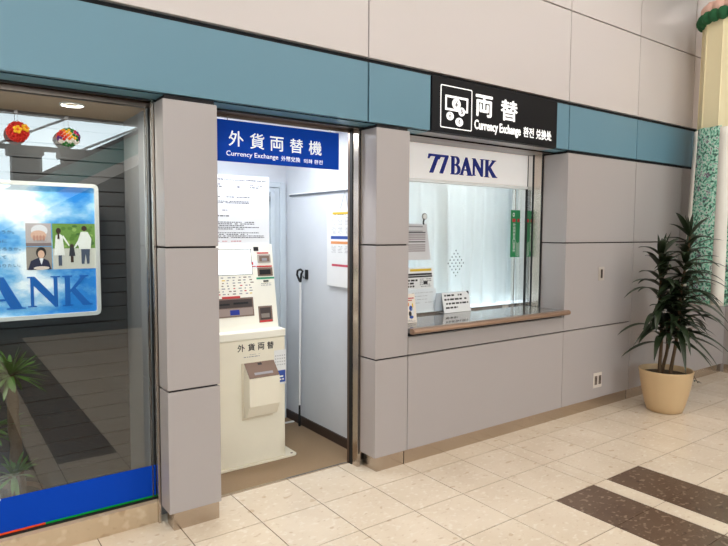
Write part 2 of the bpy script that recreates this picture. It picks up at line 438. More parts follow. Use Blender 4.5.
mb=MB(); mb.box(.41,2.2,.445,.70,2.355,2.37,mat('grey_soffit',(150,146,144),.4)); mb.box(.41,2.2,.33,.36,2.347,2.36,BRONZE); struct(mb,'trim_5')
# ------------------------------------------------------------------ counter window (window_2)
WY=.655
mb=MB()
def jamb(y0,y1,m,d=0.): mb.box(2.185+d,2.2,y0,y1,.978,2.36,m)
jamb(.421,.432,BLACK); jamb(.432,.510,STEEL); jamb(.510,.532,BLACK,.004); jamb(.532,.578,CHROME); jamb(.578,.606,BLACK,.004); jamb(.606,.70,CHROME)
mb.box(2.072,2.082,.63,.66,.978,2.05,CHROME)
mb.box(.413,2.185,WY-.012,WY+.012,.976,.992,CHROME)
mb.box(.413,.43,.42,.70,.978,2.36,STEEL)
w2=struct(mb,'window_2')
mb=MB(); mb.box(.43,2.184,WY,WY+.006,.990,2.07,GLASS); mb.build('glass_pane',w2)
mb=MB()      # speaking holes, a lozenge of dots
for i in range(-4,5):
    for j in range(-4,5):
        if abs(i)+abs(j)<=4 and True:
            cx=1.352+i*.0225; cz=1.388+j*.0268
            if (i+j)%2==0:
                vs=[(cx+.0068*math.cos(k*PI/4),WY-.0008,cz+.0068*math.sin(k*PI/4)) for k in range(8)]
                mb.add(vs,[tuple(range(8))],INK)
mb.build('speaking_holes',w2)
# room behind the counter window
mb=MB(); mb.box(.30,2.85,2.0,2.06,.0,2.6,BOOTHW); mb.box(2.8,2.85,.67,2.0,0,2.6,BOOTHW); mb.box(.302,.32,.67,2.0,0,2.6,BOOTHW); struct(mb,'wall_office')
mb=MB(); mb.box(.30,2.85,.44,2.06,2.56,2.62,WHITE); struct(mb,'ceiling_office')

# ================================================================== THINGS ON THE FRONT
# black pictogram sign
t=thing('exchange_sign','black lit sign set into the teal band over the counter window','sign',(1.31,.16,2.365))
mb=MB(); mb.bbox(.604,2.018,.158,.235,2.362,2.745,SIGNBLK,.004); mb.box(.64,2.0,.235,.43,2.368,2.42,mat('grey_sign_back',(120,116,114),.5)); mb.build('sign_box',t)
fn=wallfn(.1575)
mb=MB()
for w,l1 in ((0,0),):
    fit(mb,loops_geo([rrect(0,.318,0,.301,.012),rrect(.0075,.3105,.0075,.2935,.008)]),.682,1.0,2.394,2.695,LITWHITE,fn)
    fit(mb,loops_geo([rrect(0,1,0,.55,.01),rrect(.07,.93,.085,.465,.01)]),.728,.958,2.521,2.628,LITWHITE,fn)
for (x0,x1,z0,z1),ch in (((.795,.881,2.535,2.612),'¥'),((.741,.813,2.452,2.512),'€'),((.860,.926,2.493,2.556),'$'),((.831,.908,2.417,2.480),'₵')):
    fit(mb,loops_geo([ell(0,0,1,1)]),x0,x1,z0,z1,LITWHITE,wallfn(.1573),.003)
    cx,cz=(x0+x1)/2,(z0+z1)/2; r=(z1-z0)*.3
    fit(mb,text_geo(ch,.0),cx-r*.62,cx+r*.62,cz-r,cz+r,SIGNBLK,wallfn(.1543),.0006)
mb.build('pictogram',t)
mb=MB()
boldfit(mb,'両',.028,1.036,1.222,2.515,2.676,LITWHITE,fn); boldfit(mb,'替',.024,1.313,1.511,2.515,2.676,LITWHITE,fn)
boldfit(mb,'Currency Exchange',.03,1.027,1.552,2.396,2.489,LITWHITE,fn)
boldfit(mb,'환전',.025,1.585,1.715,2.414,2.493,LITWHITE,fn); boldfit(mb,'兑换处',.022,1.742,1.944,2.411,2.492,LITWHITE,fn)
mb.build('lettering',t)

# white 77 BANK header
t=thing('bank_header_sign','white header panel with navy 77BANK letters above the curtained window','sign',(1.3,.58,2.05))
mb=MB(); mb.bbox(.43,2.184,.585,.645,2.075,2.352,mat('white_header_added_glow',(236,230,226),.45,emit=.30),.003); mb.bbox(.43,2.184,.578,.645,2.048,2.073,WHITE,.003); mb.build('panel',t)  # panel is no lamp; a faint glow is added to lift its shaded recess
mb=MB(); fn=wallfn(.585)
for geo,x0,x1 in ((SEVEN,.953,1.075),(SEVEN,1.064,1.178),(B_,1.203,1.318),(A_,1.305,1.462),(N_,1.452,1.600),(K_,1.606,1.770)):
    for d_,h in ((-.005,.004),(.005,.0041),(0,.0042)): fit(mb,loops_geo(geo),x0+d_+.004,x1+d_-.004,2.126,2.276,NAVY,fn,h)
mb.build('lettering',t)

# blue hanging sign in the booth doorway
t=thing('hanging_sign','blue sign with white lettering hung across the booth opening','sign',(-.45,.42,2.07))
mb=MB(); mb.bbox(-.955,-.002,.420,.435,2.070,2.316,BLUE,.002); mb.build('board',t); mb=MB()
fn=wallfn(.42)
for ch,x0,x1,z0,z1 in (('外',-.797,-.700,2.163,2.255),('貨',-.658,-.562,2.158,2.253),('両',-.521,-.426,2.157,2.246),('替',-.380,-.284,2.156,2.246),('機',-.240,-.142,2.155,2.246)):
    boldfit(mb,ch,.007,x0,x1,z0,z1,LITWHITE,fn)
fit(mb,text_geo('Currency Exchange'),-.813,-.465,2.096,2.134,LITWHITE,fn)
fit(mb,text_geo('外幣兌換'),-.444,-.306,2.098,2.130,LITWHITE,fn)
fit(mb,text_geo('외화 환전'),-.279,-.134,2.096,2.124,LITWHITE,fn)
mb.build('lettering',t)
for x in (-.80,-.065):
    mb=MB(); mb.tube([(x,.428,2.31),(x,.428,2.352)],.003,STEEL); mb.build('hanger',t)

# switch plate and outlet
t=thing('switch_plate','small steel key switch plate high on the grey right wall','switch',(2.746,FY,1.25))
mb=MB(); mb.bbox(2.702,2.792,.163,FY,1.212,1.338,mat('nickel_plate',(196,186,176),.4,metal=.25),.003); mb.build('plate',t)
mb=MB(); mb.bbox(2.734,2.760,.159,.164,1.235,1.315,SKIRT,.002); mb.build('key_slot',t)
t=thing('wall_outlet','small steel power outlet low on the grey right wall','outlet',(2.74,FY,.27))
mb=MB(); mb.bbox(2.672,2.806,.162,FY,.205,.348,mat('pale_plate',(224,214,204),.4),.003); mb.build('plate',t)
for x in (2.708,2.772):
    mb=MB(); mb.bbox(x-.020,x+.020,.159,.163,.235,.318,mat('dim_socket',(110,98,88),.5),.002); mb.box(x-.009,x-.004,.1585,.16,.27,.30,BLACK); mb.box(x+.004,x+.009,.1585,.16,.27,.30,BLACK); mb.build('socket',t)

# ------------------------------------------------------------------ counter and what stands on it
t=thing('worktop','grey polished counter ledge with a rounded brown front edge','counter',(1.3,.4,.94))
mb=MB(); mb.bbox(.415,2.184,.14,.70,.945,.976,WORKTOP,.003); mb.build('slab',t)
mb=MB(); prof=[(.145,.980),(.118,.980),(.104,.973),(.098,.960),(.102,.947),(.116,.940),(.145,.940)]
mb.prism(prof,.413,2.2,NOSING,lambda u,v,a:(a,u,v)); mb.build('nosing',t)

def curtain(x0,x1,name,label,ph):
    mb=MB(); n=150; rows=9; vs=[];fs=[]
    for j in range(rows+1):
        v=j/rows; z=2.12-v*1.14
        for i in range(n+1):
            u=i/n; x=x0+(x1-x0)*u
            a=.024*(.45+.8*v)
            y=(.872 if x0>1 else .778)+a*math.sin((x*41)+ph+1.1*math.sin(x*7+v*1.0))+.018*math.sin(x*15+ph*2+v)*v
            vs.append((x+.012*math.sin(x*23+ph)*v,y,z))
    for j in range(rows):
        for i in range(n): fs.append((j*(n+1)+i,j*(n+1)+i+1,(j+1)*(n+1)+i+1,(j+1)*(n+1)+i))
    mb.add(vs,fs,CURTAIN,True); o=mb.build(name); tag(o,label,'curtain','white curtains behind the counter window')
    sd=o.modifiers.new('s','SOLIDIFY'); sd.thickness=.0015
    return o
curtain(.36,1.36,'curtain','white curtain drawn behind the left half of the counter window',.4)
curtain(1.285,2.66,'curtain','white curtain drawn behind the right half of the counter window',2.1)
t=thing('curtain_rail','slim white rail carrying the white curtains behind the counter window','rail',(1.3,.80,2.13))
mb=MB(); mb.box(.34,2.70,.76,.90,2.122,2.15,WHITE); mb.build('rail',t)

GY=WY-.0006                               # papers are stuck to the outside of the pane
def on_glass(z): return z
t=thing('rate_sheet','grey printed rate sheet hanging from the round hook at the left of the window','paper',(.86,WY,1.4))
fn=wallfn(GY); mb=MB()
mb.prism([(.62,1.425),(1.062,1.425),(1.012,1.718),(.62,1.718)],0,.0012,mat('pale_grey_paper',(214,212,214),.7),fn)
fn2=wallfn(GY-.0012)
for z0,z1 in ((1.69,1.70),(1.655,1.662)): sheet(mb,.66,.97,z0,z1,GREYINK,fn2,0,.0005)
for z0,z1 in ((1.585,1.64),(1.49,1.555)):
    for k in range(4): sheet(mb,.64,1.0,z0+(z1-z0)*k/4+.003,z0+(z1-z0)*(k+1)/4-.002,mat('table_grey',(168,158,160),.7),fn2,0,.0005)
for z in (1.572,1.648): sheet(mb,.64,1.0,z-.004,z+.004,INK,fn2,0,.0004)
mb.build('sheet',t)
t=thing('suction_hook','small white round suction hook on the window glass','hook',(.975,WY,1.77))
mb=MB(); mb.prism(ell(.985,1.778,.026,.026),0,.008,mat('hook_ring',(150,145,138),.5),fn); mb.prism(ell(.985,1.778,.019,.019),.008,.012,PAPER,fn); mb.build('suction_cup',t)
mb=MB(); mb.tube([(.975,GY-.01,1.756),(.966,GY-.016,1.742),(.962,GY-.016,1.722),(.968,GY-.02,1.712)],.007,INK,6); mb.build('hook_arm',t)
t=thing('notice_flyer','small flyer with a yellow heading stuck low on the window glass','paper',(.95,WY,1.2))
mb=MB(); sheet(mb,.66,1.092,1.190,1.362,PAPER,fn,0,.0012)
sheet(mb,.84,1.07,1.333,1.352,YELINK,fn2,0,.0005); sheet(mb,.80,1.075,1.300,1.316,INK,fn2,0,.0005)
sheet(mb,.70,1.08,1.283,1.296,INK,fn2,0,.0005)
scribble(mb,.81,.92,1.20,1.272,3,INK,fn2,.62,seed=3,th=.0005); scribble(mb,.945,1.07,1.20,1.275,5,GREYINK,fn2,.5,seed=4,th=.0005)
sheet(mb,.985,1.03,1.225,1.25,INK,fn2,0,.0006)
mb.build('sheet',t)
t=thing('plain_notice_sheet','large pale sheet with faint lines at the lower left of the window','paper',(.9,WY,.99))
mb=MB(); sheet(mb,.55,1.128,.994,1.186,mat('dim_white_paper',(226,230,232),.7),fn,0,.001)
scribble(mb,.86,1.10,1.06,1.17,4,GREYINK,fn2,.10,seed=8,th=.0004); mb.build('sheet',t)
# brochure stand
t=thing('brochure','slim upright brochure with blue drawings on the left end of the counter','brochure',(.60,.345,.976))
mb=MB(); fb=lambda u,v,w:(u,.345+(v-.976)*.16-w,v)
sheet(mb,.545,.652,.978,1.19,mat('cream_card',(240,228,214),.6),fb,-.014,0.)

for cx,cz,rx,rz,m in ((.603,1.085,.016,.02,BLUEINK),(.592,1.045,.014,.02,INK),(.618,1.062,.012,.03,PAPER),(.602,1.02,.02,.012,BLUEINK),(.622,1.105,.006,.018,YELINK),(.582,1.115,.008,.014,ORINK)):
    mb.prism(ell(cx,cz,rx,rz,12),0.0002,.0008,m,fb)
sheet(mb,.56,.64,1.155,1.163,REDINK,fb,0,.0006); sheet(mb,.575,.62,1.14,1.147,REDINK,fb,0,.0006); scribble(mb,.555,.64,.985,1.003,2,GREYINK,fb,.5,seed=5,th=.0006)
mb.build('card',t)
# tent card
t=thing('tent_card','white folded tent card printed with lines of text on the counter','card',(1.32,.61,.976))
ft=lambda u,v,w:(u,.585+(v-.978)*.22-w,v)
mb=MB(); sheet(mb,1.160,1.475,.978,1.148,PAPER,ft,-.003,0)
fk=lambda u,v,w:(u,.648-(v-.978)*.14+w,v)
sheet(mb,1.10,1.43,.978,1.148,mat('card_back',(196,204,212),.6),fk,-.003,0)
mb.add([(1.160,.585,.978),(1.475,.585,.978),(1.475,.648,.978),(1.16,.648,.978)],[(0,1,2,3)],PAPER)

for k,(a,b_) in enumerate(((1.185,1.39),(1.18,1.455),(1.195,1.455),(1.185,1.34))):
    z=1.122-k*.034; scribble(mb,a,b_,z-.014,z+.012,1,INK,ft,.55,seed=20+k,th=.0005)
mb.prism([(1.443,1.148),(1.475,1.148),(1.475,1.118)],.0005,.001,INK,ft)
mb.build('card',t)
# green notice
fn=wallfn(.628); t=thing('green_notice','tall green notice with a red patch at the right end of the window','sign',(2.13,WY,1.43))
mb=MB(); sheet(mb,2.015,2.142,1.426,1.856,GREENSGN,fn,0,.002)
fg=lambda u,v,w:(u*.9923-.0166,.626-w,v*.9923+.0127)
mb.prism(ell(2.085,1.815,.014,.018,14),0,.0006,PAPER,fg); mb.prism(ell(2.085,1.815,.008,.010,12),.0006,.001,GREENSGN,fg)
sheet(mb,2.068,2.110,1.748,1.778,REDINK,fg,0,.0006); sheet(mb,2.135,2.168,1.748,1.778,REDINK,fg,0,.0006)  # right-hand red patch paints the left one's reflection in the chrome
for k in range(9): 
    fit(mb,text_geo('外貨両替窓口営業'[k%8]),2.078,2.114,1.71-k*.03,1.737-k*.03,PAPER,fg,.0006)
for i in range(3):
    for k in range(7):
        mb.prism(ell(2.128+i*.018,1.555-k*.0185-(i%2)*.009,.0045,.0055,8),0,.0006,PAPER,fg)
mb.build('board',t)

# ================================================================== EXCHANGE MACHINE
t=thing('exchange_machine','tall cream currency exchange machine standing in the booth','machine',(-.5,1.0,.004))
mb=MB(); mb.prism(rrect(-.87,-.132,.766,1.3,.03),.004,.016,CREAM,lambda u,v,a:(u,v,a))
mb.prism(ell(-.165,.80,.009,.009,12),.016,.019,TRAYBR,lambda u,v,a:(u,v,a)); mb.build('base_plate',t)
mb=MB(); mb.bbox(-.80,-.222,.79,1.27,.016,.897,CREAM,.006); mb.build('body',t)
mb=MB(); mb.bbox(-.805,-.219,.780,1.275,.899,.955,CREAM2,.008); mb.build('ledge',t)
K=.17
def tp(u,v,w): return (u,.865+K*(v-.955)-w,v)     # on the leaning front of the upper unit
mb=MB(); mb.prism([(.865,.955),(.865+K*.602,1.557),(1.25,1.557),(1.25,.955)],-.80,-.235,CREAM2,lambda u,v,a:(a,u,v)); up=mb.build('upper_housing',t)
mb=MB(); sheet(mb,-.79,-.405,1.342,1.522,BLACK,tp,0,.001); sheet(mb,-.785,-.411,1.346,1.518,mat('lit_screen',(244,246,248),.3,emit=.95),tp,.001,.003)
for k in range(3): scribble(mb,-.76,-.44,1.43+k*.025,1.445+k*.025,1,mat('screen_print',(200,208,214),.5,emit=.5),tp,.3,seed=30+k,th=.0034)
tag(mb.build('screen',t),'bright white display screen')
mb=MB(); rd=random.Random(4)
for k in range(7):
    for i in range(9):
        u=-.77+i*.042+rd.uniform(-.008,.008); v=1.325-k*.019
        sheet(mb,u,u+rd.uniform(.010,.026),v-.004,v+.003,rd.choice((INK,TRAYBR,TRAYBR,GREYINK,GREYINK,TRAYBR,GREYINK,REDINK,YELINK)),tp,0,.0006)
mb.build('instruction_print',t)
mb=MB(); sheet(mb,-.79,-.418,1.050,1.182,TRAYBR,tp,0,.002); sheet(mb,-.78,-.428,1.115,1.172,DKBROWN,tp,.002,.003); sheet(mb,-.78,-.428,1.06,1.11,mat('taupe_tray',(150,130,120),.3),tp,.002,.004)
sheet(mb,-.72,-.60,1.135,1.147,BLACK,tp,.003,.006); sheet(mb,-.57,-.46,1.138,1.152,BLACK,tp,.003,.006); sheet(mb,-.60,-.53,1.065,1.10,NAVY,tp,.004,.0045)
sheet(mb,-.65,-.515,1.180,1.195,REDINK,tp,0,.0025); tag(mb.build('banknote_slot',t),'wide brown banknote tray with dark slots')
mb=MB(); sheet(mb,-.383,-.275,.998,1.113,TRAYBR,tp,0,.003); sheet(mb,-.372,-.287,1.018,1.102,DKBROWN,tp,.003,.004); sheet(mb,-.365,-.30,1.03,1.06,mat('tray_steel',(130,118,108),.3),tp,.004,.005)
sheet(mb,-.378,-.280,.999,1.013,REDINK,tp,.003,.0045); mb.build('coin_outlet',t)
mb=MB(); sheet(mb,-.358,-.255,1.422,1.482,mat('slot_grey',(170,160,150),.4),tp,0,.004); sheet(mb,-.345,-.265,1.432,1.472,TRAYBR,tp,.004,.005); sheet(mb,-.325,-.285,1.437,1.457,GREYINK,tp,.005,.006); sheet(mb,-.358,-.268,1.488,1.498,REDINK,tp,0,.002); mb.build('coin_slot',t)
mb=MB(); sheet(mb,-.365,-.246,1.326,1.388,TRAYBR,tp,0,.003); sheet(mb,-.352,-.262,1.338,1.374,BLACK,tp,.003,.004); sheet(mb,-.37,-.248,1.391,1.402,REDINK,tp,0,.0025); mb.build('banknote_inlet',t)
mb=MB(); sheet(mb,-.378,-.236,1.305,1.318,GREENINK,tp,0,.0015); mb.build('green_stripe',t)
mb=MB(); sheet(mb,-.325,-.285,1.285,1.296,BLACK,tp,0,.002); scribble(mb,-.345,-.265,1.255,1.28,2,GREYINK,tp,.35,seed=6,th=.001); mb.build('receipt_slot',t)
mb=MB(); sheet(mb,-.383,-.345,1.508,1.538,BLACK,tp,0,.002); mb.build('sensor_window',t)
mb=MB(); sheet(mb,-.42,-.36,1.385,1.44,PAPER,tp,0,.0005); sheet(mb,-.41,-.395,1.41,1.43,REDINK,tp,.0005,.001); sheet(mb,-.405,-.375,1.395,1.402,REDINK,tp,.0005,.001); mb.build('sticker',t)
mb=MB(); fm=wallfn(.79)
for ch,x0,x1 in (('外',-.590,-.535),('貨',-.512,-.459),('両',-.437,-.386),('替',-.365,-.313)): boldfit(mb,ch,.018,x0,x1,.818,.870,INK,fm,.001)
scribble(mb,-.545,-.372,.770,.785,1,GREYINK,fm,.35,seed=9,th=.0008); scribble(mb,-.50,-.42,.788,.796,1,GREYINK,fm,.4,seed=10,th=.0008)
mb.build('lettering',t)
mb=MB(); mb.bbox(-.562,-.325,.782,.795,.335,.738,mat('deep_cream',(226,214,190),.5),.004)
mb.prism([(.785,.735),(.690,.640),(.690,.450),(.735,.37),(.785,.35)],-.548,-.318,CREAM,lambda u,v,a:(a,u,v)); dis=mb.build('coin_tray_box',t)
mb=MB(); ld=lambda u,v,w:(u,.785-(.735-v)*1.0-w*.7,v+w*.7)
sheet(mb,-.546,-.320,.645,.733,TRAYBR,ld,.001,.006); sheet(mb,-.50,-.36,.66,.673,GREYINK,ld,.006,.007); sheet(mb,-.45,-.42,.715,.727,INK,ld,.006,.007); mb.build('lid',dis)
# leaflet hung on the machine
t=thing('leaflet','white leaflet with a blue label hanging on the front of the cream machine','leaflet',(-.28,.785,.55))
mb=MB(); sheet(mb,-.310,-.217,.55,.80,PAPER,fm,.0006,.004)
f2=wallfn(.786); sheet(mb,-.305,-.222,.565,.652,BLUEINK,f2,0,.0005); scribble(mb,-.305,-.235,.575,.64,3,PAPER,f2,.5,seed=13,th=.0009)
for k in range(4):
    for i in range(5): mb.prism(ell(-.300+i*.018,.76-k*.022,.004,.004,8),0,.0006,GREYINK,f2)
mb.build('sheet',t)
# notice board on top
t=thing('notice_board','white notice board full of small print standing on the machine','notice',(-.5,.98,1.557))
mb=MB(); mb.bbox(-.81,-.247,.975,.985,1.558,2.042,PAPER,.002)
fq=wallfn(.975)
fit(mb,text_geo('外貨両替機 Currency Exchange 外幣兌換 외화 환전'),-.70,-.272,2.004,2.020,INK,fq,.0008)
for (u0,u1,v0,v1,r,m,sd) in ((-.68,-.60,1.955,1.985,2,INK,40),(-.52,-.46,1.955,1.972,1,INK,41),(-.40,-.30,1.955,1.985,2,INK,42),(-.72,-.40,1.885,1.897,1,INK,43),(-.72,-.275,1.845,1.865,2,INK,44),(-.70,-.56,1.79,1.805,1,GREYINK,45),(-.70,-.56,1.75,1.765,1,INK,46),(-.72,-.33,1.66,1.72,5,INK,47),(-.72,-.29,1.60,1.645,4,INK,48)):
    scribble(mb,u0,u1,v0,v1,r,m,fq,.45,seed=sd,th=.0008)
scribble(mb,-.72,-.36,1.574,1.586,1,REDINK,fq,.4,seed=50,th=.0008)
mb.build('board',t)

# ================================================================== BOOTH WALL ITEMS
t=thing('picture_rail','thin grey hanging rail along the white booth wall','rail',(BX,1.0,1.96))
mb=MB(); mb.box(BX-.012,BX,.465,1.54,1.948,1.962,mat('rail_grey',(120,124,132),.4,metal=.6)); mb.box(BX-.015,BX,.465,1.54,1.962,1.972,WHITE); mb.build('rail',t)
t=thing('price_board','white hanging rate board with coloured headings on the booth wall','board',(.22,.75,1.24))
fbk=lambda u,v,w:(.228-w,u,v)      # faces the booth interior (-X)
mb=MB(); sheet(mb,.57,.915,1.235,1.822,PAPER,fbk,0,.012)
fb2=lambda u,v,w:(.216-w,u,v)
sheet(mb,.605,.835,1.780,1.797,YELINK,fb2,0,.0006); scribble(mb,.66,.825,1.772,1.782,1,INK,fb2,.4,seed=70)
for u0 in (.79,.70,.61):
    scribble(mb,u0,u0+.06,1.70,1.76,6,GREYINK,fb2,.3,seed=int(u0*100)); scribble(mb,u0,u0+.06,1.63,1.69,6,GREYINK,fb2,.3,seed=int(u0*110)); scribble(mb,u0,u0+.06,1.49,1.545,5,GREYINK,fb2,.3,seed=int(u0*120))
sheet(mb,.632,.858,1.595,1.618,BLUEINK,fb2,0,.0006); sheet(mb,.632,.858,1.558,1.578,ORINK,fb2,0,.0006); sheet(mb,.615,.845,1.388,1.405,PINKINK,fb2,0,.0006)
mb.build('board',t)
mb=MB()
mb.tube([(.222,.74,1.82),(.231,.685,1.962)],.0016,GREYINK,5); mb.tube([(.222,.635,1.82),(.231,.685,1.962)],.0016,GREYINK,5); mb.build('cord',t)
# cane
t=thing('wall_hook','small black hook plate high on the booth wall by the door','hook',(BX,1.27,1.29))
mb=MB(); mb.bbox(BX-.012,BX,1.245,1.285,1.255,1.335,BLACK,.003); mb.tube([(BX-.012,1.265,1.27),(BX-.035,1.265,1.268),(BX-.04,1.265,1.285)],.004,BLACK,6); mb.build('plate',t)
t=thing('white_cane','thin white cane with a black strap handle leaning on the booth wall','cane',(.205,1.315,.006))
mb=MB(); mb.tube([(.200,1.318,.19),(.204,1.306,1.235)],.0095,WHITE,10); mb.build('shaft',t)
mb=MB(); mb.tube([(.199,1.318,.010),(.200,1.318,.19)],[.011,.0085],BLACK,8); mb.ball((.199,1.318,.018),.013,BLACK,1); mb.build('tip',t)
mb=MB(); mb.tube([(.204,1.306,1.23),(.204,1.29,1.30),(.200,1.26,1.325),(.200,1.30,1.338),(.200,1.345,1.325),(.200,1.355,1.29),(.202,1.325,1.25),(.204,1.306,1.23)],.0095,BLACK,8); mb.build('strap_handle',t)
mb=MB(); mb.bbox(.135,.222,1.445,1.47,.004,.014,WHITE,.003); tag(mb.build('door_wedge'),'small white bar lying on the carpet near the cane tip','bar')

# ================================================================== DISPLAY CONTENTS
# poster light box
PXR=-1.445; 
def poster_mat():
    m,n,l,b,tc=nodes_mat('sky_poster_print',.4)
    nz=n.new('ShaderNodeTexNoise'); nz.inputs['Scale'].default_value=3.1; nz.inputs['Detail'].default_value=7; nz.inputs['Roughness'].default_value=.55
    mp=n.new('ShaderNodeMapping'); mp.inputs['Scale'].default_value=(1,1,1.7); mp.inputs['Location'].default_value=(.35,0,.12)
    l.new(tc.outputs['Object'],mp.inputs[0]); l.new(mp.outputs[0],nz.inputs['Vector'])
    sx=n.new('ShaderNodeSeparateXYZ'); l.new(tc.outputs['Object'],sx.inputs[0])
    g1=n.new('ShaderNodeMapRange'); g1.inputs['From Min'].default_value=-2.0; g1.inputs['From Max'].default_value=-1.55; g1.inputs['To Min'].default_value=.10; g1.inputs['To Max'].default_value=-.04; l.new(sx.outputs['X'],g1.inputs['Value'])
    ad=n.new('ShaderNodeMath'); l.new(nz.outputs['Fac'],ad.inputs[0]); l.new(g1.outputs[0],ad.inputs[1])
    r=ramp(n,[(0,(10,96,180)),(.42,(30,124,204)),(.50,(104,170,220)),(.58,(170,206,234)),(.64,(232,240,246))]); l.new(ad.outputs[0],r.inputs[0])
    l.new(r.outputs[0],b.inputs['Base Color']); l.new(r.outputs[0],b.inputs['Emission Color']); b.inputs['Emission Strength'].default_value=.55
    return m
POSTER=poster_mat()
def lit(name,rgb,e=.5): return mat(name,rgb,.5,emit=e)
t=thing('poster_light_box','lit poster of blue sky and a bank name in a white rounded frame','poster',(-2.2,.86,1.14))
mb=MB(); fit(mb,loops_geo([rrect(-3.1,PXR,1.142,1.925,.03),rrect(-3.08,PXR-.022,1.164,1.903,.012)],.02),-3.1,PXR,1.142,1.925,lit('poster_frame',(216,216,214),.25),wallfn(.875),.03); mb.build('frame',t)
mb=MB(); sheet(mb,-3.085,PXR-.018,1.16,1.907,POSTER,wallfn(.875),0,.012); mb.build('print',t)
mb=MB(); fp=wallfn(.8625); P=lambda poly,m,w=.001: mb.prism(poly,w-.0008,w,m,fp)
def rect(x0,x1,z0,z1): return [(x0,z0),(x1,z0),(x1,z1),(x0,z1)]
# hand photo
P(rect(-1.832,-1.702,1.560,1.690),lit('photo_grey',(176,166,166))); P(ell(-1.763,1.648,.042,.034),lit('photo_cuff',(214,214,220)),.002)
P(ell(-1.768,1.622,.040,.028),lit('photo_skin',(206,168,150)),.003)
for k in range(4): P(ell(-1.79+k*.016,1.606,.007,.016,12),lit('photo_skin_dark',(178,132,116)),.004)
P(rect(-1.832,-1.702,1.560,1.578),lit('photo_shadow',(128,112,112)),.0035)
# suited person photo
P(rect(-1.832,-1.702,1.424,1.555),lit('photo_taupe',(150,140,130))); P([(-1.826,1.424),(-1.706,1.424),(-1.72,1.475),(-1.75,1.492),(-1.775,1.492),(-1.81,1.475)],lit('photo_suit',(38,40,66)),.002)
P(ell(-1.757,1.522,.026,.032),lit('photo_hair',(44,36,34)),.003); P(ell(-1.757,1.513,.017,.023),lit('photo_face',(216,176,152)),.004); P([(-1.768,1.49),(-1.746,1.49),(-1.757,1.452)],lit('photo_shirt',(230,230,234)),.004)
P(ell(-1.757,1.434,.04,.010),lit('photo_hands',(222,206,194)),.005)
# family photo
P(rect(-1.697,-1.462,1.424,1.690),lit('photo_path',(198,196,186))); P(rect(-1.697,-1.462,1.545,1.690),lit('photo_bush',(104,140,66)),.0015)
rd=random.Random(2)
for k in range(26): P(ell(rd.uniform(-1.68,-1.48),rd.uniform(1.555,1.675),rd.uniform(.008,.018),rd.uniform(.006,.013),10),lit('photo_leaf%d'%(k%3),((84,122,50),(140,170,92),(62,100,48))[k%3]),.0018+k*.00001)
CL=lit('photo_white_cloth',(226,226,222)); DN=lit('photo_denim',(70,80,100)); HR=lit('photo_dark_hair',(58,40,34))
P([(-1.69,1.505),(-1.634,1.505),(-1.645,1.62),(-1.662,1.632),(-1.68,1.62)],CL,.004); P(ell(-1.665,1.648,.013,.017,14),HR,.0045); P(rect(-1.671,-1.660,1.60,1.645),HR,.005); P(rect(-1.668,-1.650,1.445,1.505),DN,.004)
P([(-1.645,1.61),(-1.612,1.558),(-1.607,1.563),(-1.64,1.622)],CL,.004)
P([(-1.612,1.50),(-1.578,1.50),(-1.585,1.552),(-1.606,1.552)],lit('photo_black_dress',(44,46,56)),.004); P(ell(-1.596,1.56,.011,.011,12),HR,.0045); P(rect(-1.603,-1.588,1.462,1.50),HR,.0035)
P([(-1.555,1.540),(-1.494,1.540),(-1.488,1.60),(-1.508,1.642),(-1.545,1.642),(-1.566,1.58)],CL,.004); P(ell(-1.527,1.662,.015,.016,14),HR,.0045); P([(-1.545,1.452),(-1.53,1.452),(-1.522,1.51),(-1.515,1.452),(-1.502,1.452),(-1.498,1.54),(-1.546,1.54)],DN,.0035)
P([(-1.566,1.585),(-1.585,1.55),(-1.58,1.546),(-1.556,1.575)],CL,.004)
mb.build('photo_print',t)
mb=MB(); LB=lit('poster_letter_blue',(10,92,172))
for geo,x0,x1,z0,z1 in ((SEVEN,-2.62,-2.46,1.205,1.385),(SEVEN,-2.47,-2.31,1.205,1.385),(B_,-2.27,-2.10,1.205,1.385),(A_,-2.075,-1.842,1.205,1.388),(N_,-1.832,-1.662,1.205,1.385),(K_,-1.652,-1.490,1.205,1.385)):
    fit(mb,loops_geo(geo),x0,x1,z0,z1,LB,fp,.002)
LI=lit('poster_ink',(40,70,110),.1)
for s_,x1,z in (('こたえだろうか。',-1.888,1.640),('いつもに',-1.925,1.590),('るだろうか。',-1.858,1.545),('そして',-1.930,1.500),('にありたい。',-1.862,1.452)):
    fit(mb,text_geo(s_),x1-.024*len(s_),x1,z-.009,z+.009,LI,fp,.001)
mb.build('lettering',t)

# crocheted balls
def petal_ball(c,r,base,flowers,m_list,squash=1.):
    mb=MB(); rd=random.Random(int(r*1e4)+len(flowers))
    mb.ball(c,r*.93,base,3,(1,1,squash))
    n=110
    for i in range(n):
        z=1-2*(i+.5)/n; a=i*2.39996; q=math.sqrt(1-z*z)
        d=Vector((q*math.cos(a),q*math.sin(a),z))
        m=m_list(d) if callable(m_list) else rd.choice(m_list)
        mb.ball((c[0]+d.x*r*.93,c[1]+d.y*r*.93,c[2]+d.z*r*.93*squash),r*.17,m,1)
    return mb
def clip(c,dz):
    mb=MB(); mb.tube([c+Vector((0,0,dz)),c+Vector((0,0,.100))],.0011,GREYINK,5); mb.build('string',t)
    mb=MB(); mb.tube([(c.x,.3995,c.z+.104),(c.x,.394,c.z+.104)],.008,GREYINK,12); mb.tube([(c.x,.395,c.z+.104),(c.x,c.y,c.z+.100),(c.x,c.y-.004,c.z+.106)],.0016,GREYINK,6); mb.build('hook',t)
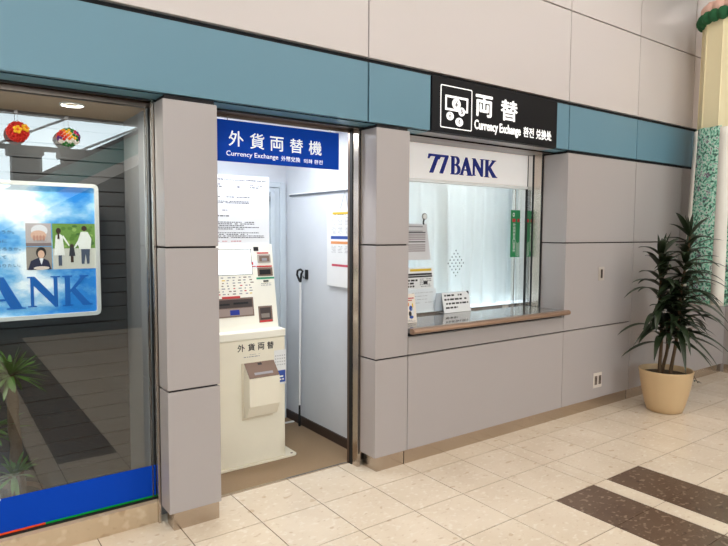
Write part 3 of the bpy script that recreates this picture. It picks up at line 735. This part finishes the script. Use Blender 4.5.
RED=mat('red_wool',(206,40,28),.9); YEL=mat('yellow_wool',(244,190,40),.9); ORG=mat('orange_wool',(238,110,30),.9); GRN=mat('green_wool',(40,120,50),.9); WOOL=mat('white_wool',(236,230,222),.9); PUR=mat('purple_wool',(92,40,120),.9); PNK=mat('crimson_wool',(200,40,90),.9)
c=Vector((-1.908,.34,2.122))
t=thing('flower_ball','red woollen ball with yellow flowers hanging in front of the display glass','ornament',c,'woollen flower balls')
petal_ball(c,.047,RED,[],[RED]).build('ball',t)
mb=MB()
for d in (Vector((-.12,-1,.1)),Vector((.62,-.74,.35))):
    d.normalize(); s1=d.orthogonal().normalized(); s2=d.cross(s1)
    for k in range(5):
        a=2*PI*k/5; p=c+d*.049+(s1*math.cos(a)+s2*math.sin(a))*.0125; mb.ball(p,.0085,YEL,2)
    mb.ball(c+d*.054,.0065,ORG,2)
tag(mb.build('flower',t),'yellow wool flowers')
clip(c,.044)
c=Vector((-1.686,.34,2.117))
t=thing('flower_ball','multicoloured woollen flower ball with a white lower rim hung at the display glass','ornament',c,'woollen flower balls')
def cm(d):
    if d.z<-.72: return GRN
    if d.z<-.38: return WOOL
    if d.z>.85: return GRN
    if d.z<-.1 and abs(d.x)>.75: return PUR
    k=int((d.x*.8+d.z*.45+1.25)/2.5*11)%11
    return (PUR,PUR,RED,RED,ORG,YEL,YEL,GRN,PNK,PUR,RED)[k]
petal_ball(c,.051,WOOL,[],cm,.85).build('ball',t)
clip(c,.040)

# yucca inside the display
def spiky(mb,c,n,L,m,w=.018,seed=1,zmin=-.5,xlim=None,ylim=(-9,9)):
    rd=random.Random(seed)
    for i in range(n):
        a=i*2.39996+rd.uniform(-.3,.3); e=rd.uniform(zmin,1.35)
        l=L*rd.uniform(.7,1.1); droop=rd.uniform(.1,.45)*l
        d=Vector((math.cos(a)*math.cos(e),math.sin(a)*math.cos(e),math.sin(e))); s=d.cross(Vector((0,0,1)))
        s=s.normalized() if s.length>.05 else Vector((1,0,0))
        vs=[];k=6
        for q in range(k+1):
            u=q/k; p=Vector(c)+d*l*u-Vector((0,0,droop*u*u)); p.y=min(max(p.y,ylim[0]),ylim[1])
            wd=w*(.5+1.2*u)*(1-u)**.6*1.3 if u<1 else 0.0005
            up=Vector((0,0,.25*wd))
            vs+=[p-s*wd,p+up*-1.,p+s*wd]
        fs=[]
        for q in range(k):
            o=q*3; fs+=[(o,o+1,o+4,o+3),(o+1,o+2,o+5,o+4)]
        mb.add(vs,fs,m,True)
t=thing('potted_yucca','potted yucca with spiky green leaves behind the glass at the far left','plant',(-1.955,.70,0))
mb=MB(); mb.lathe([(0,0),(.115,0),(.15,.21),(.155,.215),(.14,.215),(.135,.19),(0,.185)],(-1.955,.70,0),mat('brown_pot',(96,70,54),.6)); mb.build('pot',t)
mb=MB(); mb.lathe([(0,.200),(.136,.195)],(-1.955,.70,0),SOIL); mb.build('soil',t)
for b0,top,sd,L,n in (((-1.925,.68,.19),(-1.945,.69,.87),3,.19,64),((-2.03,.72,.19),(-2.05,.74,.56),4,.2,40),((-1.955,.62,.19),(-1.95,.61,.34),6,.17,30)):
    mb=MB(); p0,p1=Vector(b0),Vector(top); N=9
    mb.tube([p0+(p1-p0)*k/N+Vector((.004*math.sin(k*2),0,0)) for k in range(N+1)],[.034-.010*k/N+.003*(k%2) for k in range(N+1)],BARK,10); mb.build('trunk',t)
    mb=MB(); spiky(mb,top,n,L,LEAF2,.012,sd,-.35,ylim=(.43,.97)); mb.build('foliage',t)

# ================================================================== POTTED DRACAENA
px,py=3.225,-.225
t=thing('potted_dracaena','tall leafy green plant in a round tan pot by the grey wall','plant',(px,py,0))
mb=MB(); mb.lathe([(0,0),(.135,0),(.152,.008),(.17,.06),(.198,.17),(.218,.28),(.228,.36),(.233,.383),(.231,.392),(.222,.392),(.216,.37),(.205,.33)],(px,py,0),POT,56); mb.build('pot',t)
mb=MB(); mb.lathe([(0,.352),(.1,.350),(.213,.342)],(px,py,0),SOIL,40); mb.build('soil',t)
VR=Vector((.81,-.587,0)); VD=Vector((.587,.81,0))        # across and away from the viewer's side
def lance(mb,p,az,el,L,w,droop,m,ymax=.145):
    d=Vector((math.cos(az)*math.cos(el),math.sin(az)*math.cos(el),math.sin(el)))
    s=Vector((-math.sin(az),math.cos(az),0)); k=9; vs=[]
    for q in range(k+1):
        u=q/k; c=Vector(p)+d*L*u-Vector((0,0,droop*L*u**2.2))
        if c.y>ymax-.02*u: c.y=ymax-.02*u
        wd=w*max(.001,math.sin(PI*min(1,.10+.9*u**.9))**.8)*(1 if u<1 else .02)
        vs+=[c-s*wd+Vector((0,0,wd*.35)),c,c+s*wd+Vector((0,0,wd*.35))]
    for v in vs: v.y=min(v.y,ymax)
    fs=[]
    for q in range(k):
        o=q*3; fs+=[(o,o+1,o+4,o+3),(o+1,o+2,o+5,o+4)]
    mb.add(vs,fs,m,True)
def stem(base,top,zl0,tiers,seed,L0,name):
    rd=random.Random(seed); b=Vector(base); tpv=Vector(top)
    mb=MB(); N=12
    pts=[b+(tpv-b)*k/N+Vector((.008*math.sin(k*.9+seed),.006*math.cos(k*.8),0)) for k in range(N+1)]
    mb.tube(pts,[.017-.008*k/N for k in range(N+1)],BARK,8); mb.build('stem',t)
    mb=MB(); H=tpv.z
    for i in range(tiers):
        u=i/(tiers-1); z=zl0+(H-zl0)*u
        q=(z-b.z)/(tpv.z-b.z); p=b+(tpv-b)*q
        nl=5 if u<.9 else 3
        for k in range(nl):
            az=i*2.4+k*2*PI/nl+rd.uniform(-.35,.35)
            el=rd.uniform(.15,.75)+.4*u**3; L=L0*(1-.25*u)*rd.uniform(.8,1.15)
            # leaves facing the wall bend sideways along it
            if math.sin(az)>.35: az=rd.choice((.25,PI-.25))+rd.uniform(-.2,.2)
            lance(mb,p,az,el,L,.031*rd.uniform(.8,1.15),rd.uniform(.40,.80)*(1-.35*u),LEAF)
    for k in range(5): lance(mb,tpv,seed+k*1.4,1.22+.07*k,.26-.02*k,.017,.05,LEAF)
    mb.build('foliage',t)
b0=Vector((px,py,.345))
def at(r,d,z): return b0+VR*r+VD*d+Vector((0,0,z-.345))
stem(at(-.05,.0,.345),at(-.075,.03,1.44),.70,14,11,.50,'stem')
stem(at(.04,-.02,.345),at(.175,.02,1.62),.68,16,5,.50,'stem')
stem(at(.0,.05,.345),at(.06,.04,1.02),.62,8,23,.46,'stem')
mb=MB()
for k in range(7):
    p=at(.17+.012*k,-.10,.36-.012*k); lance(mb,p,-.9+k*1.1,.2,.045,.009,.4,LEAF)
mb.tube([at(.15,-.08,.355),at(.20,-.11,.352),at(.235,-.12,.29)],.003,BARK,5); mb.build('sprig',t)

# ================================================================== HANGING STREAMER DECORATION
NX,NY=4.20,-.29
def net_mat():
    m,n,l,b,tc=nodes_mat('mint_crochet_net',.85)
    v=n.new('ShaderNodeTexNoise'); v.inputs['Scale'].default_value=38; v.inputs['Detail'].default_value=2; l.new(tc.outputs['Object'],v.inputs['Vector'])
    r=ramp(n,[(0,(40,64,60)),(.38,(70,104,92)),(.44,(112,176,150)),(.52,(150,210,186)),(.58,(216,230,220)),(.66,(126,130,132))]); l.new(v.outputs['Fac'],r.inputs[0])
    q=n.new('ShaderNodeTexVoronoi'); q.inputs['Scale'].default_value=9; l.new(tc.outputs['Object'],q.inputs['Vector'])
    mr=n.new('ShaderNodeMapRange'); mr.inputs['From Min'].default_value=.20; mr.inputs['From Max'].default_value=.34; mr.inputs['To Min'].default_value=.8; mr.inputs['To Max'].default_value=0; l.new(q.outputs['Distance'],mr.inputs['Value'])
    v2=n.new('ShaderNodeTexNoise'); v2.inputs['Scale'].default_value=60; l.new(tc.outputs['Object'],v2.inputs['Vector'])
    gt=n.new('ShaderNodeMath'); gt.operation='GREATER_THAN'; gt.inputs[1].default_value=.5; l.new(v2.outputs['Fac'],gt.inputs[0])
    mu=n.new('ShaderNodeMath'); mu.operation='MULTIPLY'; l.new(gt.outputs[0],mu.inputs[0]); l.new(mr.outputs[0],mu.inputs[1])
    mx=n.new('ShaderNodeMix'); mx.data_type='RGBA'; l.new(mu.outputs[0],mx.inputs['Factor']); l.new(r.outputs[0],mx.inputs['A']); mx.inputs['B'].default_value=lin((120,56,112))
    l.new(mx.outputs['Result'],b.inputs['Base Color'])
    return m
NET=net_mat(); RIB=mat('cream_ribbon',(240,236,226),.8); YCL=mat('pale_yellow_cloth',(242,230,190),.85,noise=(3.,.06)); DGRN=mat('deep_green_paper',(34,96,58),.85,noise=(30,.3)); PINKP=mat('pink_paper',(238,196,180),.85)
t=thing('festival_streamer','hanging festival streamer with yellow cloth drum and mint green crochet strips','decoration',(NX,NY,.9))
mb=MB(); mb.lathe([(.30,2.60),(.295,3.2),(.285,3.72),(.25,3.73),(.25,2.62)],(NX,NY,0),YCL,10,False)
for k in range(10):
    a=2*PI*k/10; ca,sa=math.cos(a),math.sin(a)
    mb.tube([(NX+ca*.302,NY+sa*.302,2.60),(NX+ca*.288,NY+sa*.288,3.72)],.006,YCL,6)
mb.build('drum',t)
ns=6; PH=math.radians(194)
for k in range(ns):
    a0=2*PI*(k+.11)/ns+PH; a1=2*PI*(k+.89)/ns+PH
    mb=MB(); vs=[];fs=[];R=24;Q=5
    for j in range(R+1):
        z=2.68-(2.68-.955)*j/R; rr=.322+.055*(j/R)
        for i in range(Q+1):
            a=a0+(a1-a0)*i/Q; vs.append((NX+rr*math.cos(a),NY+rr*math.sin(a),z+.004*math.sin(i*2+k)))
    for j in range(R):
        for i in range(Q): fs.append((j*(Q+1)+i,j*(Q+1)+i+1,(j+1)*(Q+1)+i+1,(j+1)*(Q+1)+i))
    mb.add(vs,fs,NET,True); o=mb.build('streamer',t)
    sd=o.modifiers.new('s','SOLIDIFY'); sd.thickness=.008
    mb=MB()
    for a in (2*PI*(k-.0)/ns+PH,):
        vs=[];fs=[]
        for j in range(R+1):
            z=2.67-(2.67-.96)*j/R; rr=.316+.055*(j/R)
            for i in (-1,0,1): vs.append((NX+(rr+.012)*math.cos(a+i*.15),NY+(rr+.012)*math.sin(a+i*.15),z))
        for j in range(R):
            for i in range(2): fs.append((j*3+i,j*3+i+1,(j+1)*3+i+1,(j+1)*3+i))
        mb.add(vs,fs,RIB,True)
    o=mb.build('ribbon',t); sd=o.modifiers.new('s','SOLIDIFY'); sd.thickness=.004
mb=MB()
for k in range(22):
    a=2*PI*k/22; mb.ball((NX+.295*math.cos(a),NY+.295*math.sin(a),3.75),.058,DGRN,2,(1,1,1.1))
mb.build('green_ruffle',t)
mb=MB()
for k in range(16):
    a=2*PI*(k+.5)/16; mb.ball((NX+.245*math.cos(a),NY+.245*math.sin(a),3.84),.075,PINKP,2)
mb.build('pink_ruffle',t)
mb=petal_ball((NX,NY,4.28),.33,DGRN,[],[DGRN]); mb.build('ball',t)
mb=MB(); mb.tube([(NX,NY,4.58),(NX,NY,5.198)],.006,RIB,6); mb.build('cord',t)

# ================================================================== ESCALATOR ACROSS THE CONCOURSE
t=thing('escalator','inclined escalator with a white stringer mirrored in the display glass','escalator',(0,-7.3,0))
def inc(x): return 1.80+(x+1.31)*.555
X0,X1=-4.0,2.6
mb=MB(); f_i=lambda lo,hi,y0,y1,m,B: B.add([(x,y,inc(x)+d) for x in (X0,X1) for y in (y0,y1) for d in (lo,hi)],[(0,1,3,2),(4,6,7,5),(0,4,5,1),(2,3,7,6),(0,2,6,4),(1,5,7,3)],m)
mb.prism([(X0,0),(X1,0),(X1,inc(X1)-.1),(X0,inc(X0)-.1)],-7.45,-6.6,PIERDK,lambda u,v,a:(u,a,v)); mb.build('cladding',t)
mb=MB(); f_i(-.10,.06,-7.5,-7.40,WHITEMET,mb); f_i(-.10,.06,-6.62,-6.55,WHITEMET,mb); mb.build('stringer',t)
mb=MB(); f_i(.06,.42,-7.45,-7.43,TEALGL,mb); mb.build('balustrade',t)
mb=MB(); f_i(.42,.50,-7.48,-7.40,BLACK,mb); mb.build('handrail',t)

# ================================================================== LIGHT
def area(name,loc,size,power,col=(1,1,1),rot=(0,0,0),shape='DISK',sy=None,spread=PI):
    ld=bpy.data.lights.new(name,'AREA'); ld.shape=shape; ld.size=size; ld.energy=power; ld.color=col; ld.spread=spread
    if sy: ld.size_y=sy
    o=bpy.data.objects.new(name,ld); COL.objects.link(o); o.location=loc; o.rotation_euler=rot; return o
for i,(x,y) in enumerate(LAMPS): area('downlight',(x,y,5.19),.32,25,(1,.925,.86))
area('booth_lamp',(-.48,.85,2.395),.9,16,(.93,.97,1),shape='RECTANGLE',sy=.28)
area('office_lamp',(1.3,1.3,2.55),1.2,15,(.98,1,1),shape='RECTANGLE',sy=.3)
area('curtain_fill',(1.3,.73,2.54),1.6,2.5,(.97,.99,1),shape='RECTANGLE',sy=.06)  # unseen light added between glass and curtain to brighten them
area('display_downlight_and_fill',(-1.62,.6,2.333),.09,8.,(1,.9,.78)); area('display_downlight_and_fill',(-2.4,.6,2.333),.09,14.,(1,.9,.78))  # second one, further left, is an unseen extra added to brighten the yucca

w=bpy.data.worlds.new('sky'); C.world=w; w.use_nodes=True
n=w.node_tree.nodes; l=w.node_tree.links; bg=n['Background']
bg.inputs['Color'].default_value=(.80,.94,1,1); bg.inputs['Strength'].default_value=7.0

vs_=C.view_settings; vs_.view_transform='Standard'; vs_.look='None'; vs_.gamma=1; vs_.use_curve_mapping=False; vs_.exposure=0.10
